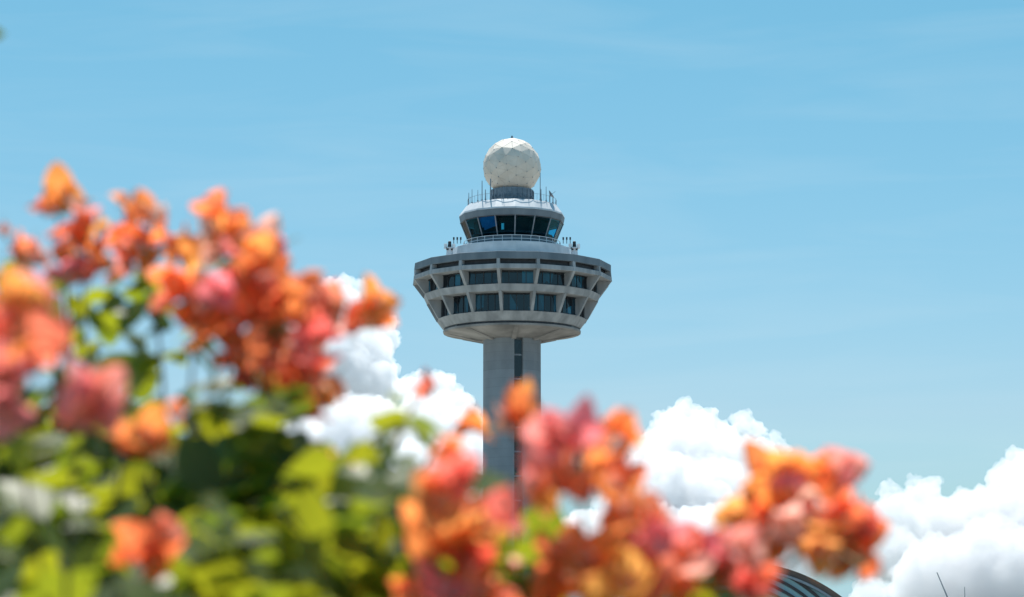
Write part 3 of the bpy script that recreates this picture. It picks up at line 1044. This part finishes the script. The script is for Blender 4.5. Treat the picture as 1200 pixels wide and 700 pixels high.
# foliage of the left shrub
topA = [(-200, 330), (-20, 300), (10, 330), (60, 352), (110, 345), (150, 355), (190, 385), (205, 410), (205, 475), (270, 480), (300, 452), (330, 470), (380, 520), (420, 535), (450, 510), (490, 510), (505, 570), (540, 640), (600, 660), (660, 690)]
rnd = A.rnd
for i in range(1900):                          # the top of the shrub slopes down towards the camera, open to the sun
    x = rnd.uniform(-190, 570)
    y0 = interp(topA, x) + 22
    y = y0 + (800 - y0) * rnd.random() ** 0.85
    if y < 480 and rnd.random() < 0.6: continue
    Y = 2.62 - (max(y, 400) - 400) / 300 * 0.72
    if x > 430: Y = max(Y, 2.12)
    deep = rnd.random()
    if deep < 0.38:
        A.leaf_at(at(x, y, Y + rnd.uniform(-0.04, 0.06)), rnd.uniform(0.038, 0.070))
    else:
        A.leaf_at(at(x, y + 30, Y + rnd.uniform(0.08, 0.45)) - Vector((0, 0, rnd.uniform(0.0, 0.05))), rnd.uniform(0.040, 0.07))
for i in range(700):                           # denser growth behind and below
    x = rnd.uniform(-150, 540)
    y = interp(topA, x) + rnd.uniform(60, 330)
    if y < 470: continue
    A.leaf_at(at(x, y, rnd.uniform(2.7, 3.2)), rnd.uniform(0.05, 0.085))
for x, y, n, sx, sy in ((110, 400, 9, 22, 14), (190, 395, 7, 18, 12), (150, 340, 5, 12, 8), (105, 362, 5, 12, 8), (170, 350, 5, 14, 8), (4, 330, 5, 8, 14), (160, 318, 3, 8, 4), (268, 308, 3, 6, 4), (295, 420, 4, 10, 6), (250, 490, 10, 20, 12), (330, 480, 7, 18, 10), (300, 500, 10, 26, 12), (458, 508, 3, 7, 8), (476, 498, 2, 6, 4), (464, 478, 1, 3, 4), (434, 500, 1, 2, 3), (400, 535, 3, 8, 6), (440, 560, 5, 14, 12), (470, 570, 6, 14, 14), (320, 625, 8, 26, 10), (410, 620, 8, 20, 16)):
    A.leaves_px(x, y, (2.58 if y < 480 else 2.40) - (max(y, 400) - 400) / 300 * 0.7, n if y < 480 else int(n * 1.6), sx, sy, 0.06, 0.040)
# lower body of the shrub down to the ground
for i in range(1300):
    x = rnd.gauss(-0.36, 0.36)
    Y = rnd.gauss(2.6, 0.38)
    if Y < 1.75: continue
    A.leaf_at(Vector((x, Y, rnd.uniform(0.15, 1.60))), rnd.uniform(0.045, 0.075))
for k in range(26):
    A.stem_to(at(rnd.uniform(-120, 520), rnd.uniform(500, 700), rnd.uniform(2.0, 2.9)), 0.007, 0.002, 4)
# one long cane rising outside the left edge, its last leaf just reaching in
p = at(-48, 62, 2.4)
pts = A.stem_to(p, 0.006, 0.0015, 0)
A.leaf_at(at(-50, 40, 2.4), 0.047, Vector((1, 0, 0.06)), Vector((0.05, -1.0, 0.05)))
A.leaf_at(at(-50, 62, 2.4), 0.04, Vector((-1, 0.2, 0.3)), Vector((0.1, -0.3, 1)))
A.done()

B = Shrub('bougainvillea_shrub', 'lower bougainvillea on the right, loose orange and coral blooms in front of the tower shaft', (0.16, 2.3, 0))
B.spray([(560, 492, 42, 'o'), (586, 492, 36, 'w'), (545, 498, 26, 'o'), (612, 478, 50, 'o'), (620, 466, 34, 'o'), (600, 488, 30, 'c')], 2.35, 0.02, 0.2, (650, 590), 0)
B.spray([(523, 530, 32, 'o'), (532, 556, 40, 'c'), (508, 560, 34, 'c'), (514, 588, 50, 'y'), (508, 612, 60, 'o'), (540, 605, 60, 'o'), (572, 620, 48, 'y'), (586, 596, 44, 'c'), (540, 640, 50, 'r'), (550, 660, 40, 'r'), (524, 620, 56, 'y')], 1.85, 0.04, 0.5, None, 2, 1.22)
B.spray([(520, 692, 62, 'c'), (562, 692, 62, 'c'), (478, 694, 50, 'o'), (540, 705, 60, 'o'), (590, 705, 50, 'o')], 1.85, 0.03, 0.4)
B.spray([(645, 510, 50, 'p'), (664, 506, 44, 'p'), (682, 500, 44, 'p'), (655, 535, 50, 'c'), (690, 520, 40, 'c'), (714, 506, 42, 'o'), (734, 500, 36, 'o'), (726, 524, 34, 'o'), (704, 552, 38, 'o'), (662, 560, 44, 'o'), (626, 570, 42, 'w'), (640, 576, 40, 'y'), (682, 572, 38, 'c'), (722, 552, 38, 'r'), (630, 545, 36, 'p')], 2.0, 0.05, 0.4, None, 2, 1.1)
B.spray([(735, 592, 56, 'o'), (716, 566, 44, 'o'), (722, 622, 56, 'o'), (746, 630, 56, 'o'), (690, 652, 56, 'o'), (716, 662, 56, 'y'), (736, 684, 56, 'y'), (662, 672, 50, 'o'), (650, 645, 46, 'o'), (760, 602, 50, 'c'), (772, 632, 50, 'p'), (766, 672, 56, 'c'), (700, 692, 56, 'o'), (640, 690, 50, 'o'), (636, 628, 20, 'o')], 1.95, 0.06, 0.7, None, 2, 1.15)
B.spray([(605, 655, 22, 'w'), (598, 664, 16, 'c')], 2.1, 0.0, 0.0)
B.spray([(790, 642, 36, 'p'), (810, 634, 36, 'c'), (830, 646, 40, 'p'), (815, 662, 36, 'w'), (850, 634, 32, 'p'), (870, 638, 34, 'p'), (858, 660, 36, 'c'), (882, 654, 30, 'w'), (876, 672, 34, 'r'), (790, 668, 40, 'c'), (800, 690, 40, 'o'), (845, 672, 34, 'c'), (895, 668, 34, 'r'), (880, 690, 36, 'c')], 2.05, 0.04, 0.5, None, 2, 1.15)
B.spray([(900, 552, 44, 'o'), (920, 546, 42, 'o'), (885, 580, 44, 'o'), (908, 580, 40, 'o'), (932, 574, 38, 'p'), (942, 556, 28, 'y'), (962, 556, 38, 'o'), (986, 550, 40, 'p'), (976, 574, 34, 'r'), (860, 602, 38, 'y'), (876, 610, 38, 'c'), (894, 622, 42, 'o'), (905, 602, 42, 'r'), (996, 562, 30, 'p')], 2.2, 0.04, 0.6, (860, 700), 0, 1.12)
B.spray([(922, 612, 44, 'w'), (948, 602, 42, 'w'), (940, 632, 44, 'o'), (966, 612, 42, 'y'), (986, 602, 44, 'o'), (1010, 600, 46, 'c'), (1002, 630, 48, 'o'), (1014, 652, 42, 'r'), (986, 656, 46, 'o'), (962, 648, 42, 'y'), (1020, 664, 28, 'o'), (912, 640, 36, 'r'), (1018, 618, 36, 'c')], 2.15, 0.04, 0.6, (880, 700), 0, 1.12)
rnd = B.rnd
topB = [(500, 640), (600, 650), (660, 690), (780, 690), (830, 668), (870, 690), (900, 705), (1100, 760)]
for i in range(420):
    x = rnd.uniform(490, 960)
    y0 = interp(topB, x)
    y = y0 + 20 + 150 * rnd.random()
    B.leaf_at(at(x, y, rnd.uniform(2.15, 2.8)), rnd.uniform(0.036, 0.06))
for x, y, n, sx, sy in ((585, 553, 3, 7, 3), (610, 620, 3, 4, 14), (618, 645, 3, 6, 8), (630, 680, 5, 12, 8), (585, 670, 6, 12, 12), (605, 690, 6, 14, 10), (830, 685, 8, 12, 7), (690, 630, 3, 8, 8)):
    B.leaves_px(x, y, 2.15, n, sx, sy, 0.06, 0.045)
for i in range(900):
    x = rnd.gauss(0.16, 0.30)
    Y = rnd.gauss(2.45, 0.32)
    if Y < 1.75: continue
    B.leaf_at(Vector((x, Y, rnd.uniform(0.15, 1.48))), rnd.uniform(0.045, 0.075))
for k in range(12):
    B.stem_to(at(rnd.uniform(520, 900), rnd.uniform(690, 760), rnd.uniform(2.0, 2.7)), 0.007, 0.002, 4)
B.done()
